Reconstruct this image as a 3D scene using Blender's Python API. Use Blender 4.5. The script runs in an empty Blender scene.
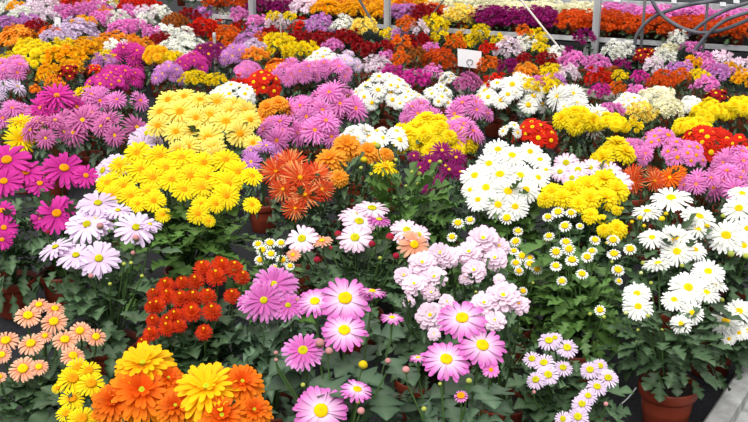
import bpy, math, random
from mathutils import Vector, Matrix
R = random.Random(7)
C = bpy.context.scene.collection
# ------------------------------------------------------------------ camera
F_PX, TH, CAM = 960.0, math.radians(17.7), Vector((0, 0, 1.3))
FW = Vector((0, math.cos(TH), -math.sin(TH)))
UP = Vector((0, math.sin(TH), math.cos(TH)))
RT = Vector((1, 0, 0))
cd = bpy.data.cameras.new('camera')
cd.sensor_width = 36.0
cd.lens = F_PX * 36.0 / 748.0
cd.clip_end = 100
cam = bpy.data.objects.new('camera', cd)
C.objects.link(cam)
cam.location = CAM
cam.rotation_euler = (math.pi / 2 - TH, 0, 0)
bpy.context.scene.camera = cam


def ray(u, v):
    return RT * (u - 374) - UP * (v - 211) + FW * F_PX


def at_z(u, v, z):
    d = ray(u, v)
    return CAM + d * ((z - CAM.z) / d.z)


def at_plane(u, v, p0, n):
    d = ray(u, v)
    return CAM + d * ((p0 - CAM).dot(n) / d.dot(n))


def px_scale(p):
    return F_PX / (p - CAM).dot(FW)


def lin(c):
    o = []
    for x in c:
        x = max(0.0, min(1.0, x / 255.0))
        o.append(x / 12.92 if x <= 0.04045 else ((x + 0.055) / 1.055) ** 2.4)
    return o


def mix(a, b, t):
    return [a[i] + (b[i] - a[i]) * t for i in range(3)]


# ------------------------------------------------------------------ materials
def new_mat(name):
    m = bpy.data.materials.new(name)
    m.use_nodes = True
    nt = m.node_tree
    nt.nodes.clear()
    out = nt.nodes.new('ShaderNodeOutputMaterial')
    return m, nt, out


def attr_mat(name, rough, trans, spec, jitter):
    """colour from the vertex colours, varied a little per object, part of the light let through"""
    m, nt, out = new_mat(name)
    N, L = nt.nodes, nt.links
    a = N.new('ShaderNodeAttribute'); a.attribute_name = 'Col'
    oi = N.new('ShaderNodeObjectInfo')
    mr = N.new('ShaderNodeMapRange')
    mr.inputs['To Min'].default_value = 1 - jitter
    mr.inputs['To Max'].default_value = 1 + jitter * 0.6
    L.new(oi.outputs['Random'], mr.inputs['Value'])
    hs = N.new('ShaderNodeHueSaturation')
    L.new(mr.outputs['Result'], hs.inputs['Value'])
    L.new(a.outputs['Color'], hs.inputs['Color'])
    p = N.new('ShaderNodeBsdfPrincipled')
    p.inputs['Roughness'].default_value = rough
    p.inputs['Specular IOR Level'].default_value = spec
    L.new(hs.outputs['Color'], p.inputs['Base Color'])
    t = N.new('ShaderNodeBsdfTranslucent')
    L.new(hs.outputs['Color'], t.inputs['Color'])
    ms = N.new('ShaderNodeMixShader'); ms.inputs['Fac'].default_value = trans
    L.new(p.outputs[0], ms.inputs[1]); L.new(t.outputs[0], ms.inputs[2])
    L.new(ms.outputs[0], out.inputs['Surface'])
    return m


def noise_mat(name, c1, c2, scale, rough=0.8, detail=6, bump=0.0, spec=0.3, metal=0.0, stretch=(1, 1, 1)):
    m, nt, out = new_mat(name)
    N, L = nt.nodes, nt.links
    tc = N.new('ShaderNodeTexCoord')
    mp = N.new('ShaderNodeMapping'); mp.inputs['Scale'].default_value = stretch
    L.new(tc.outputs['Object'], mp.inputs['Vector'])
    n = N.new('ShaderNodeTexNoise'); n.inputs['Scale'].default_value = scale; n.inputs['Detail'].default_value = detail
    L.new(mp.outputs[0], n.inputs['Vector'])
    r = N.new('ShaderNodeValToRGB')
    r.color_ramp.elements[0].position = 0.32; r.color_ramp.elements[1].position = 0.7
    r.color_ramp.elements[0].color = (*lin(c1), 1); r.color_ramp.elements[1].color = (*lin(c2), 1)
    L.new(n.outputs['Fac'], r.inputs['Fac'])
    p = N.new('ShaderNodeBsdfPrincipled')
    p.inputs['Roughness'].default_value = rough
    p.inputs['Specular IOR Level'].default_value = spec
    p.inputs['Metallic'].default_value = metal
    L.new(r.outputs['Color'], p.inputs['Base Color'])
    if bump:
        b = N.new('ShaderNodeBump'); b.inputs['Strength'].default_value = bump; b.inputs['Distance'].default_value = 0.01
        L.new(n.outputs['Fac'], b.inputs['Height']); L.new(b.outputs[0], p.inputs['Normal'])
    L.new(p.outputs[0], out.inputs['Surface'])
    return m


M_PETAL = attr_mat('petal', 0.6, 0.28, 0.15, 0.13)
M_LEAF = attr_mat('leaf', 0.48, 0.15, 0.35, 0.16)
M_EYE = attr_mat('flower_eye', 0.8, 0.0, 0.1, 0.1)
M_POT = noise_mat('terracotta_plastic', (112, 44, 28), (146, 62, 40), 9, 0.42, spec=0.4)
M_SOIL = noise_mat('potting_soil', (18, 14, 11), (52, 40, 30), 60, 0.95, bump=0.6)
M_CLOTH = noise_mat('black_weed_cloth', (14, 14, 17), (38, 39, 44), 120, 0.85, bump=0.3)
M_CONC = noise_mat('pale_concrete', (126, 126, 124), (168, 168, 166), 22, 0.85, bump=0.15)
M_STEEL = noise_mat('grey_steel', (158, 160, 162), (196, 198, 200), 14, 0.5, metal=0.15, stretch=(1, 1, 0.2))
M_WOOD = noise_mat('weathered_board', (120, 112, 104), (178, 170, 160), 10, 0.85, bump=0.2, stretch=(0.25, 3, 3))
M_HOSE = noise_mat('grey_rubber', (74, 76, 84), (104, 106, 114), 12, 0.5)
M_CARD = noise_mat('white_card', (238, 238, 240), (250, 250, 252), 6, 0.7)
M_WIRE = noise_mat('galvanised_wire', (140, 142, 145), (180, 182, 184), 30, 0.45, metal=0.3)
M_PALE = noise_mat('pale_pole', (205, 196, 190), (228, 222, 216), 12, 0.6)


# ------------------------------------------------------------------ mesh collector
class MB:
    def __init__(s):
        s.v, s.c, s.f, s.m = [], [], [], []

    def add(s, vs, cs, fs, mi=0):
        o = len(s.v)
        s.v += [tuple(x) for x in vs]
        s.c += [tuple(x[:3]) for x in cs]
        s.f += [tuple(i + o for i in f) for f in fs]
        s.m += [mi] * len(fs)

    def merge(s, other, mat=None, tint=1.0, mi_map=None):
        o = len(s.v)
        for x in other.v:
            s.v.append(tuple(mat @ Vector(x)) if mat else x)
        s.c += [tuple(min(1, k * tint) for k in x) for x in other.c]
        s.f += [tuple(i + o for i in f) for f in other.f]
        s.m += other.m

    def mesh(s, name, mats, smooth=True):
        me = bpy.data.meshes.new(name)
        me.from_pydata(s.v, [], s.f)
        for m in mats:
            me.materials.append(m)
        me.polygons.foreach_set('material_index', s.m)
        me.polygons.foreach_set('use_smooth', [smooth] * len(s.f))
        a = me.color_attributes.new('Col', 'FLOAT_COLOR', 'POINT')
        flat = []
        for c in s.c:
            flat += [c[0], c[1], c[2], 1.0]
        a.data.foreach_set('color', flat)
        me.update()
        return me


def link(name, me, parent=None, **props):
    o = bpy.data.objects.new(name, me)
    C.objects.link(o)
    if parent:
        o.parent = parent
    for k, v in props.items():
        o[k] = v
    return o


WHITE = (1, 1, 1)


def tube_mb(mb, pts, rads, n=8, cap=True, cols=None):
    pts = [Vector(p) for p in pts]
    if not isinstance(rads, (list, tuple)):
        rads = [rads] * len(pts)
    vs, fs, cs = [], [], []
    ref = Vector((0.31, 0.2, 0.93))
    for i, p in enumerate(pts):
        t = (pts[min(i + 1, len(pts) - 1)] - pts[max(i - 1, 0)]).normalized()
        a = t.cross(ref)
        if a.length < 1e-4:
            a = t.cross(Vector((1, 0, 0)))
        a.normalize()
        b = t.cross(a)
        for k in range(n):
            w = 2 * math.pi * k / n
            vs.append(p + (a * math.cos(w) + b * math.sin(w)) * rads[i])
            cs.append(cols[i] if cols else WHITE)
    for i in range(len(pts) - 1):
        for k in range(n):
            k2 = (k + 1) % n
            fs.append((i * n + k, i * n + k2, (i + 1) * n + k2, (i + 1) * n + k))
    if cap:
        fs.append(tuple(range(n))[::-1])
        fs.append(tuple((len(pts) - 1) * n + k for k in range(n)))
    mb.add(vs, cs, fs)


def lathe_mb(mb, prof, n=28, col=WHITE, close=False):
    vs, fs = [], []
    for r, z in prof:
        for k in range(n):
            a = 2 * math.pi * k / n
            vs.append((r * math.cos(a), r * math.sin(a), z))
    for i in range(len(prof) - 1):
        for k in range(n):
            k2 = (k + 1) % n
            fs.append((i * n + k, i * n + k2, (i + 1) * n + k2, (i + 1) * n + k))
    if close:
        fs.append(tuple(range(n))[::-1])
    mb.add(vs, [col] * len(vs), fs)


def box_mb(mb, c, ex, ey, ez):
    """box from a centre and three half-axis vectors"""
    c, ex, ey, ez = Vector(c), Vector(ex), Vector(ey), Vector(ez)
    vs = [c + ex * i + ey * j + ez * k for i in (-1, 1) for j in (-1, 1) for k in (-1, 1)]
    mb.add(vs, [WHITE] * 8, [(0, 1, 3, 2), (4, 6, 7, 5), (0, 4, 5, 1), (2, 3, 7, 6), (0, 2, 6, 4), (1, 5, 7, 3)])


# ------------------------------------------------------------------ flower colours (base of petal, tip, inner layers or None)
PAL = {
    'ye': ((252, 208, 0), (255, 232, 24), None, 'bright yellow'),
    'py': ((252, 205, 40), (255, 238, 120), None, 'pale yellow'),
    'go': ((246, 160, 0), (255, 196, 14), None, 'golden yellow'),
    'am': ((246, 132, 6), (255, 174, 50), None, 'amber'),
    'or': ((226, 84, 4), (248, 128, 24), None, 'orange'),
    'wh': ((250, 250, 226), (254, 254, 252), None, 'white'),
    'cr': ((246, 240, 190), (252, 248, 222), None, 'cream'),
    'pl': ((244, 214, 240), (240, 220, 246), None, 'pale lilac'),
    'll': ((226, 160, 222), (210, 138, 210), None, 'lilac'),
    'ro': ((255, 242, 252), (228, 118, 204), None, 'white-eyed rose pink'),
    'rd': ((232, 130, 212), (238, 164, 226), (214, 90, 180), 'mauve pink'),
    'pk': ((226, 104, 190), (244, 152, 218), None, 'orchid pink'),
    'ma': ((196, 30, 140), (222, 60, 168), None, 'magenta'),
    'dp': ((168, 24, 116), (140, 20, 104), None, 'deep purple'),
    'du': ((200, 90, 160), (230, 132, 192), None, 'dusty pink'),
    'sc': ((206, 16, 8), (232, 44, 14), None, 'scarlet'),
    'dr': ((140, 8, 20), (176, 18, 28), None, 'dark red'),
    'ru': ((240, 112, 20), (214, 70, 16), None, 'rust orange'),
    'os': ((238, 120, 40), (216, 62, 30), None, 'orange red'),
    'pe': ((246, 150, 100), (252, 196, 164), None, 'peach'),
    'pp': ((255, 246, 250), (254, 226, 242), None, 'pale pink'),
    'wp': ((255, 246, 250), (250, 212, 234), None, 'blush pink'),
    'rp': ((236, 84, 30), (212, 44, 32), (246, 116, 34), 'red orange'),
    'yo': ((255, 180, 0), (255, 196, 8), (255, 210, 20), 'yellow topped orange'),
    'ot': ((226, 72, 4), (255, 158, 14), (222, 60, 6), 'orange'),
    'br': ((150, 74, 20), (176, 96, 24), None, 'bronze'),
}
EYE = {
    'y': ((214, 150, 0), (250, 204, 10)),
    'g': ((120, 130, 10), (214, 200, 20)),
    'o': ((190, 96, 0), (240, 160, 10)),
    'l': ((130, 150, 20), (186, 206, 40)),
}
EYE_OF = {'ye': 'o', 'py': 'o', 'go': 'o', 'am': 'o', 'or': 'y', 'ot': 'l', 'yo': 'l', 'pk': 'o', 'ma': 'o', 'wp': 'g', 'rd': 'g', 'pl': 'g'}

# layers: count, length, width, start elevation, curl, root radius, root height
FORMS = {
    'd': ([(17, .82, .215, 2, -10, .20, 0), (16, .76, .20, 14, -12, .19, .03)], 'round', .26, .10),
    'q': ([(21, .82, .165, 0, -8, .18, 0), (19, .80, .16, 12, -12, .17, .03), (14, .58, .14, 26, -14, .16, .06)], 'round', .235, .10),
    's': ([(19, .92, .12, -6, -6, .10, 0), (17, .88, .12, 10, -8, .10, .03), (14, .74, .11, 28, -12, .08, .06), (9, .5, .09, 48, -10, .06, .08)], 'point', .17, .10),
    'x': ([(22, .90, .20, -12, -10, .12, 0), (21, .87, .20, 2, -12, .10, .05), (19, .77, .185, 17, -14, .08, .09), (16, .62, .165, 34, -12, .06, .13), (11, .42, .13, 54, -6, .05, .15)], 'round', .12, .18),
    'p': ([(20, .74, .165, -40, 26, .24, .12), (20, .76, .165, -16, 28, .22, .20), (19, .72, .16, 6, 32, .2, .28), (16, .62, .15, 28, 36, .16, .34), (12, .5, .14, 48, 40, .11, .38), (8, .38, .12, 66, 36, .06, .4)], 'round', .12, .72),
    'e': ([(14, .50, .17, 0, -14, .46, 0), (13, .46, .16, 8, -14, .44, .02)], 'round', .50, .16),
    't': ([(24, .92, .075, -8, 4, .10, 0), (23, .90, .075, 8, 4, .10, .03), (20, .80, .07, 24, 2, .08, .06), (15, .62, .065, 42, 0, .06, .08), (9, .4, .06, 60, 0, .04, .1)], 'round', .13, .14),
    'm': ([(18, .66, .16, 0, -12, .32, 0), (17, .62, .15, 12, -14, .30, .03)], 'round', .34, .13),
    'w': ([(11, .82, .42, -26, 4, .16, 0), (11, .82, .40, -10, 4, .15, .07), (10, .70, .38, 2, 8, .14, .13), (9, .54, .34, 14, 12, .12, .17), (7, .36, .26, 30, 16, .1, .19)], 'wide', .13, .24),
}
FORM_NAME = {'d': 'daisy_chrysanthemum', 'q': 'daisy_chrysanthemum', 's': 'spider_chrysanthemum', 'x': 'double_chrysanthemum',
             'p': 'pompon_chrysanthemum', 'e': 'button_chrysanthemum', 'm': 'daisy_chrysanthemum', 't': 'spider_chrysanthemum', 'w': 'double_chrysanthemum'}
PROF = {'wide': ((0, .35), (.3, .75), (.62, 1.0), (.87, .95), (1.0, .6)), 'round': ((0, .45), (.28, .78), (.62, 1.0), (.88, .90), (1.0, .42)), 'point': ((0, .5), (.3, .85), (.65, 1.0), (.88, .66), (1.0, .10))}
PROF_LITE = {'wide': ((0, .4), (.65, 1.1), (1.0, .6)), 'round': ((0, .5), (.6, 1.15), (1.0, .5)), 'point': ((0, .5), (.6, 1.1), (1.0, .25))}


def petals_mb(form, col, rng, lite=False):
    layers, tip, er, ez = FORMS[form]
    base, tipc, inner, _d = PAL[col]
    base, tipc = lin(base), lin(tipc)
    inn = lin(inner) if inner else None
    prof = (PROF_LITE if lite else PROF)[tip]
    mb = MB()
    nl = len(layers)
    if lite:
        layers = layers[::2] if nl > 3 else layers[:2]
    for li, (n, Lg, W, e0, cu, r0, z0) in enumerate(layers):
        if lite:
            n, W = max(6, int(n * .6)), W * 1.55
        ph = rng.random() * 6.28
        for k in range(n):
            az = ph + 2 * math.pi * (k + rng.uniform(-.22, .22)) / n
            ln = Lg * rng.uniform(.88, 1.06)
            el0 = math.radians(e0 + rng.uniform(-7, 7))
            tw = rng.uniform(-.25, .25)
            pale = col == 'os' and rng.random() < .3
            sh = rng.uniform(.88, 1.06)
            ca, sa = math.cos(az), math.sin(az)
            r, z, ps = r0, z0, 0.0
            vs, cs, fs = [], [], []
            acr = 2 if lite else 3
            for i, (s, w) in enumerate(prof):
                el = el0 + math.radians(cu) * s * 2
                r += math.cos(el) * (s - ps) * ln
                z += math.sin(el) * (s - ps) * ln
                ps = s
                hw = W * w * .5 * (1 if not lite else 1)
                c = mix(base, tipc, min(1, s ** (1.2 if col in ('rd', 'wp') else .8) * 1.08))
                if inn and nl > 1:
                    c = mix(c, inn, .75 * li / (len(layers) - 1))
                if pale:
                    c = mix(c, lin((252, 176, 110)), .3 + .6 * s)
                c = [min(1, x * sh) for x in c]
                for j in range(acr):
                    y = (j / (acr - 1) * 2 - 1) * hw
                    zz = z + (0 if lite else (abs(y) * .30)) + tw * y
                    vs.append((r * ca - y * sa, r * sa + y * ca, zz))
                    g = 1.0 if (lite or j != 1) else .93
                    cs.append([x * g for x in c])
            for i in range(len(prof) - 1):
                for j in range(acr - 1):
                    a = i * acr + j
                    fs.append((a, a + acr, a + acr + 1, a + 1))
            mb.add(vs, cs, fs)
    return mb


def eye_mb(form, col, rng, lite=False, mi=0):
    _l, _t, er, ez = FORMS[form]
    dk, lt = [lin(c) for c in EYE[EYE_OF.get(col, 'y')]]
    mb = MB()
    n, m = (6, 2) if lite else (14, 5)
    z0 = ez * .25
    hgt = er * .42
    if form == 'p':
        z0, hgt = ez, .1
    vs, cs, fs = [], [], []
    for i in range(m):
        a = (i / m) * math.pi / 2
        for k in range(n):
            w = 2 * math.pi * (k + .5 * (i % 2)) / n
            b = rng.uniform(.94, 1.06)
            vs.append((er * math.cos(a) * b * math.cos(w), er * math.cos(a) * b * math.sin(w), z0 + ez * .6 + hgt * math.sin(a) * rng.uniform(.85, 1.1)))
            cs.append(mix(lt, dk, .15 + .85 * (i / m) ** 2 * (.7 if i > 1 else .2) + (.35 if i == 0 else 0) * .6))
    vs.append((0, 0, z0 + ez * .6 + hgt * .82)); cs.append(mix(lt, dk, .8))
    for i in range(m - 1):
        for k in range(n):
            k2 = (k + 1) % n
            fs.append((i * n + k, i * n + k2, (i + 1) * n + k2, (i + 1) * n + k))
    for k in range(n):
        fs.append(((m - 1) * n + k, (m - 1) * n + (k + 1) % n, len(vs) - 1))
    # skirt closing the disc underneath
    mb.add(vs, cs, fs, mi)
    return mb


_cache = {}


def bloom_meshes(form, col, var):
    """(petals, eye) as two meshes"""
    key = ('b', form, col, var)
    if key not in _cache:
        rng = random.Random(var * 31 + ord(form) * 7 + ord(col[0]) * 3 + ord(col[1]))
        _cache[key] = (petals_mb(form, col, rng).mesh(f'bloom_{form}_{col}_{var}', [M_PETAL]),
                       eye_mb(form, col, rng).mesh(f'eye_{form}_{col}_{var}', [M_EYE]))
    return _cache[key]


def bloom_joined(form, col, var):
    key = ('j', form, col, var)
    if key not in _cache:
        rng = random.Random(var * 31 + ord(form) * 7 + ord(col[0]) * 3 + ord(col[1]))
        mb = petals_mb(form, col, rng)
        mb.merge(eye_mb(form, col, rng, mi=1))
        _cache[key] = mb.mesh(f'bloomj_{form}_{col}_{var}', [M_PETAL, M_EYE])
    return _cache[key]


def frame_to(n, spin):
    n = n.normalized()
    q = Vector((0, 0, 1)).rotation_difference(n)
    return q.to_matrix().to_4x4() @ Matrix.Rotation(spin, 4, 'Z')


def blossoms_dome(form, col, nb, br, var):
    """many little flower heads over a unit dome, for the plants far down the beds"""
    key = ('D', form, col, nb, round(br, 2), var)
    if key not in _cache:
        rng = random.Random(var * 17 + ord(form) * 5 + ord(col[0]) * 3 + ord(col[1]))
        heads = []
        for k in range(3):
            h = petals_mb(form, col, rng, lite=True)
            if form not in 'p':
                h.merge(eye_mb(form, col, rng, lite=True, mi=1))
            heads.append(h)
        mb = MB()
        g = math.pi * (3 - 5 ** .5)
        for i in range(nb):
            z = 1 - (i + .5) / nb * 1.08
            z = max(-.08, z)
            rr = math.sqrt(max(0, 1 - z * z))
            a = i * g + rng.uniform(-.25, .25)
            p = Vector((rr * math.cos(a), rr * math.sin(a), z))
            nrm = (p + Vector((rng.uniform(-.35, .35), rng.uniform(-.35, .35), .35 + rng.uniform(0, .3))))
            p = p * rng.uniform(.72, 1.1)
            s = br * rng.uniform(.8, 1.15)
            mb.merge(rng.choice(heads), Matrix.Translation(p) @ frame_to(nrm, rng.random() * 6.28) @ Matrix.Scale(s, 4), rng.uniform(.82, 1.08))
        _cache[key] = mb.mesh(f'blossoms_{form}_{col}_{var}', [M_PETAL, M_EYE])
    return _cache[key]


# ------------------------------------------------------------------ leaves
ST = ((0, .012, 0), (.14, .016, 0), (.19, .07, 0), (.25, .17, .03), (.31, .24, .07), (.36, .20, .05), (.40, .10, 0), (.46, .18, .02), (.52, .30, .07),
      (.59, .34, .10), (.64, .26, .06), (.68, .13, 0), (.74, .19, .03), (.82, .22, .05), (.89, .15, .03), (.96, .08, .01), (1.0, .015, 0))
ST_LITE = ((0, .02, 0), (.28, .22, .05), (.40, .10, 0), (.58, .33, .08), (.68, .13, 0), (.82, .21, .04), (1.0, .03, 0))
LEAF_TONES = {'dark': ((44, 76, 40), (126, 152, 112)), 'fresh': ((62, 104, 38), (132, 162, 86)), 'grey': ((50, 82, 54), (134, 156, 126))}


def leaf_mb(rng, tone, lite=False):
    lo, hi = [lin(c) for c in LEAF_TONES[tone]]
    st = ST_LITE if lite else ST
    fold, droop, roll = rng.uniform(.1, .45), rng.uniform(.05, .4), rng.uniform(-.3, .3)
    k = rng.uniform(.75, 1.12)
    vs, cs, fs = [], [], []
    for i, (t, w, fwd) in enumerate(st):
        w *= rng.uniform(.85, 1.1)
        z = -droop * t * t + .04 * math.sin(t * 9)
        for j, y in enumerate((-w, 0, w)):
            x = t + (fwd if j != 1 else 0)
            vs.append((x, y, z + abs(y) * fold + roll * y))
            c = mix(lo, hi, .42 if j == 1 else .0 + .12 * rng.random())
            cs.append([q * k for q in c])
    for i in range(len(st) - 1):
        for j in (0, 1):
            a = i * 3 + j
            fs.append((a, a + 3, a + 4, a + 1))
    mb = MB(); mb.add(vs, cs, fs)
    return mb


def stalk_leaves(mb, foot, tip, n, tone, lz):
    ax = (tip - foot)
    for k in range(n):
        t = .36 + .56 * (k + R.random() * .8) / n
        p = foot.lerp(tip, t)
        a = R.random() * 6.28
        el = math.radians(R.uniform(-18, 28))
        d = Vector((math.cos(a) * math.cos(el), math.sin(a) * math.cos(el), math.sin(el)))
        side = Vector((-math.sin(a), math.cos(a), 0))
        up = d.cross(side)
        if up.z < 0:
            up = -up
        side = up.cross(d)
        m = Matrix(((d.x, side.x, up.x, p.x), (d.y, side.y, up.y, p.y), (d.z, side.z, up.z, p.z), (0, 0, 0, 1))) @ Matrix.Scale(R.uniform(.062, .105) * lz, 4)
        mb.merge(leaf_mb(R, tone), m, R.uniform(.8, 1.05))


def foliage_mb(var, tone, n, ll, lite=False):
    foliage_mesh(var, tone, n, ll, lite)
    return _cache[('Fm', var, tone, n, lite, ll)]


def foliage_mesh(var, tone, n, ll, lite=False, spread=1.0):
    """a leafy mound, radius 1 and height 1, leaves all round; dense short shoots inside"""
    key = ('F', var, tone, n, lite, ll)
    if key in _cache:
        return _cache[key]
    rng = random.Random(var * 101 + n)
    mb = MB()
    g = math.pi * (3 - 5 ** .5)
    for i in range(n):
        u = (i + .5) / n
        z = 1 - u * 1.0
        rr = math.sqrt(max(0, 1 - z * z))
        a = i * g + rng.uniform(-.4, .4)
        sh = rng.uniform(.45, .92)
        p = Vector((rr * math.cos(a) * sh, rr * math.sin(a) * sh, max(0.02, (z * .95 + .02) * (sh * .35 + .65))))
        el = math.radians(rng.uniform(-22, 10) + 40 * z * z - 34 * max(0, .45 - z) / .45)
        aa = a + rng.uniform(-.6, .6)
        d = Vector((math.cos(aa) * math.cos(el), math.sin(aa) * math.cos(el), math.sin(el)))
        side = Vector((-math.sin(aa), math.cos(aa), 0))
        up = d.cross(side) * 1.0
        if up.z < 0:
            up = -up
        side = up.cross(d)
        s = ll * rng.uniform(.7, 1.15)
        m = Matrix(((d.x, side.x, up.x, p.x), (d.y, side.y, up.y, p.y), (d.z, side.z, up.z, p.z), (0, 0, 0, 1))) @ Matrix.Scale(s, 4)
        mb.merge(leaf_mb(rng, tone, lite), m, .68 + .4 * min(1, max(z, 0) * .6 + sh * .5))  # painted shading: leaves low and deep in the mound get a darker colour
    # shoots from the middle
    sc = lin((70, 96, 52))
    for i in range(5 if lite else 9):
        a = rng.random() * 6.28
        r = rng.uniform(.2, .75)
        tube_mb(mb, [(0.02 * math.cos(a), .02 * math.sin(a), 0), (r * .5 * math.cos(a), r * .5 * math.sin(a), .5), (r * math.cos(a), r * math.sin(a), .95 * math.sqrt(1 - r * r))], [.02, .016, .012], 4, False, [sc] * 3)
    _cache[('Fm', var, tone, n, lite, ll)] = mb
    _cache[key] = mb.mesh(f'foliage_{tone}_{var}', [M_LEAF])
    return _cache[key]


def pot_meshes():
    if 'pot' not in _cache:
        mb = MB()
        lathe_mb(mb, [(.050, 0), (.054, .004), (.066, .095), (.0665, .1), (.072, .1005), (.0745, .104), (.0760, .126), (.0755, .1295), (.0735, .130), (.0715, .127), (.066, .10), (.062, .06)], 36, close=True)
        _cache['pot'] = mb.mesh('flower_pot', [M_POT])
        mb = MB()
        vs, fs = [(0, 0, .112)], []
        rng = random.Random(3)
        for ri in (1, 2, 3):
            for k in range(18):
                a = k / 18 * 6.283
                vs.append((.0229 * ri * math.cos(a), .0229 * ri * math.sin(a), .112 + rng.uniform(-.003, .003)))
        for k in range(18):
            fs.append((0, 1 + k, 1 + (k + 1) % 18))
            for ri in (0, 1):
                fs.append((1 + ri * 18 + k, 1 + (ri + 1) * 18 + k, 1 + (ri + 1) * 18 + (k + 1) % 18, 1 + ri * 18 + (k + 1) % 18))
        mb.add(vs, [WHITE] * len(vs), fs)
        _cache['soil'] = mb.mesh('soil', [M_SOIL])
    return _cache['pot'], _cache['soil']


def bud_mesh(tint):
    key = ('bud', tint)
    if key not in _cache:
        tops = {'g': (190, 200, 90), 'y': (240, 210, 20), 'r': (176, 24, 60), 'p': (214, 150, 150), 'w': (220, 225, 160)}
        mb = MB()
        prof = [(.1, -1.0), (.55, -.85), (.92, -.4), (1.0, 0), (.9, .4), (.6, .78), (.2, .95), (.01, .98)]
        lathe_mb(mb, prof, 12)
        green, top = lin((96, 122, 62)), lin(tops[tint])
        mb.c = [tuple(mix(green, top, max(0, min(1, (v[2] + .55) * 1.6)))) for v in mb.v]
        _cache[key] = mb.mesh('bud_' + tint, [M_PETAL])
    return _cache[key]


# ------------------------------------------------------------------ a plant
PLANTS = []          # bookkeeping for the labels


def plant_root(form, loc, group):
    o = bpy.data.objects.new(FORM_NAME[form], None)
    o.empty_display_size = .05
    C.objects.link(o)
    o.location = loc
    o['category'] = 'potted flower'
    o['group'] = group
    return o


def add_pot(root, pot_s=1.0, soil=True):
    pm, sm = pot_meshes()
    po = link('flower_pot', pm, root)
    po.scale = (pot_s, pot_s, pot_s)
    po.rotation_euler.z = R.random() * 6
    if soil:
        link('soil', sm, po)


GROUPS = {'daisy_chrysanthemum': 'potted daisy chrysanthemums', 'spider_chrysanthemum': 'potted spider chrysanthemums', 'double_chrysanthemum': 'potted double chrysanthemums',
          'pompon_chrysanthemum': 'potted pompon chrysanthemums', 'button_chrysanthemum': 'potted button chrysanthemums'}


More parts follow.
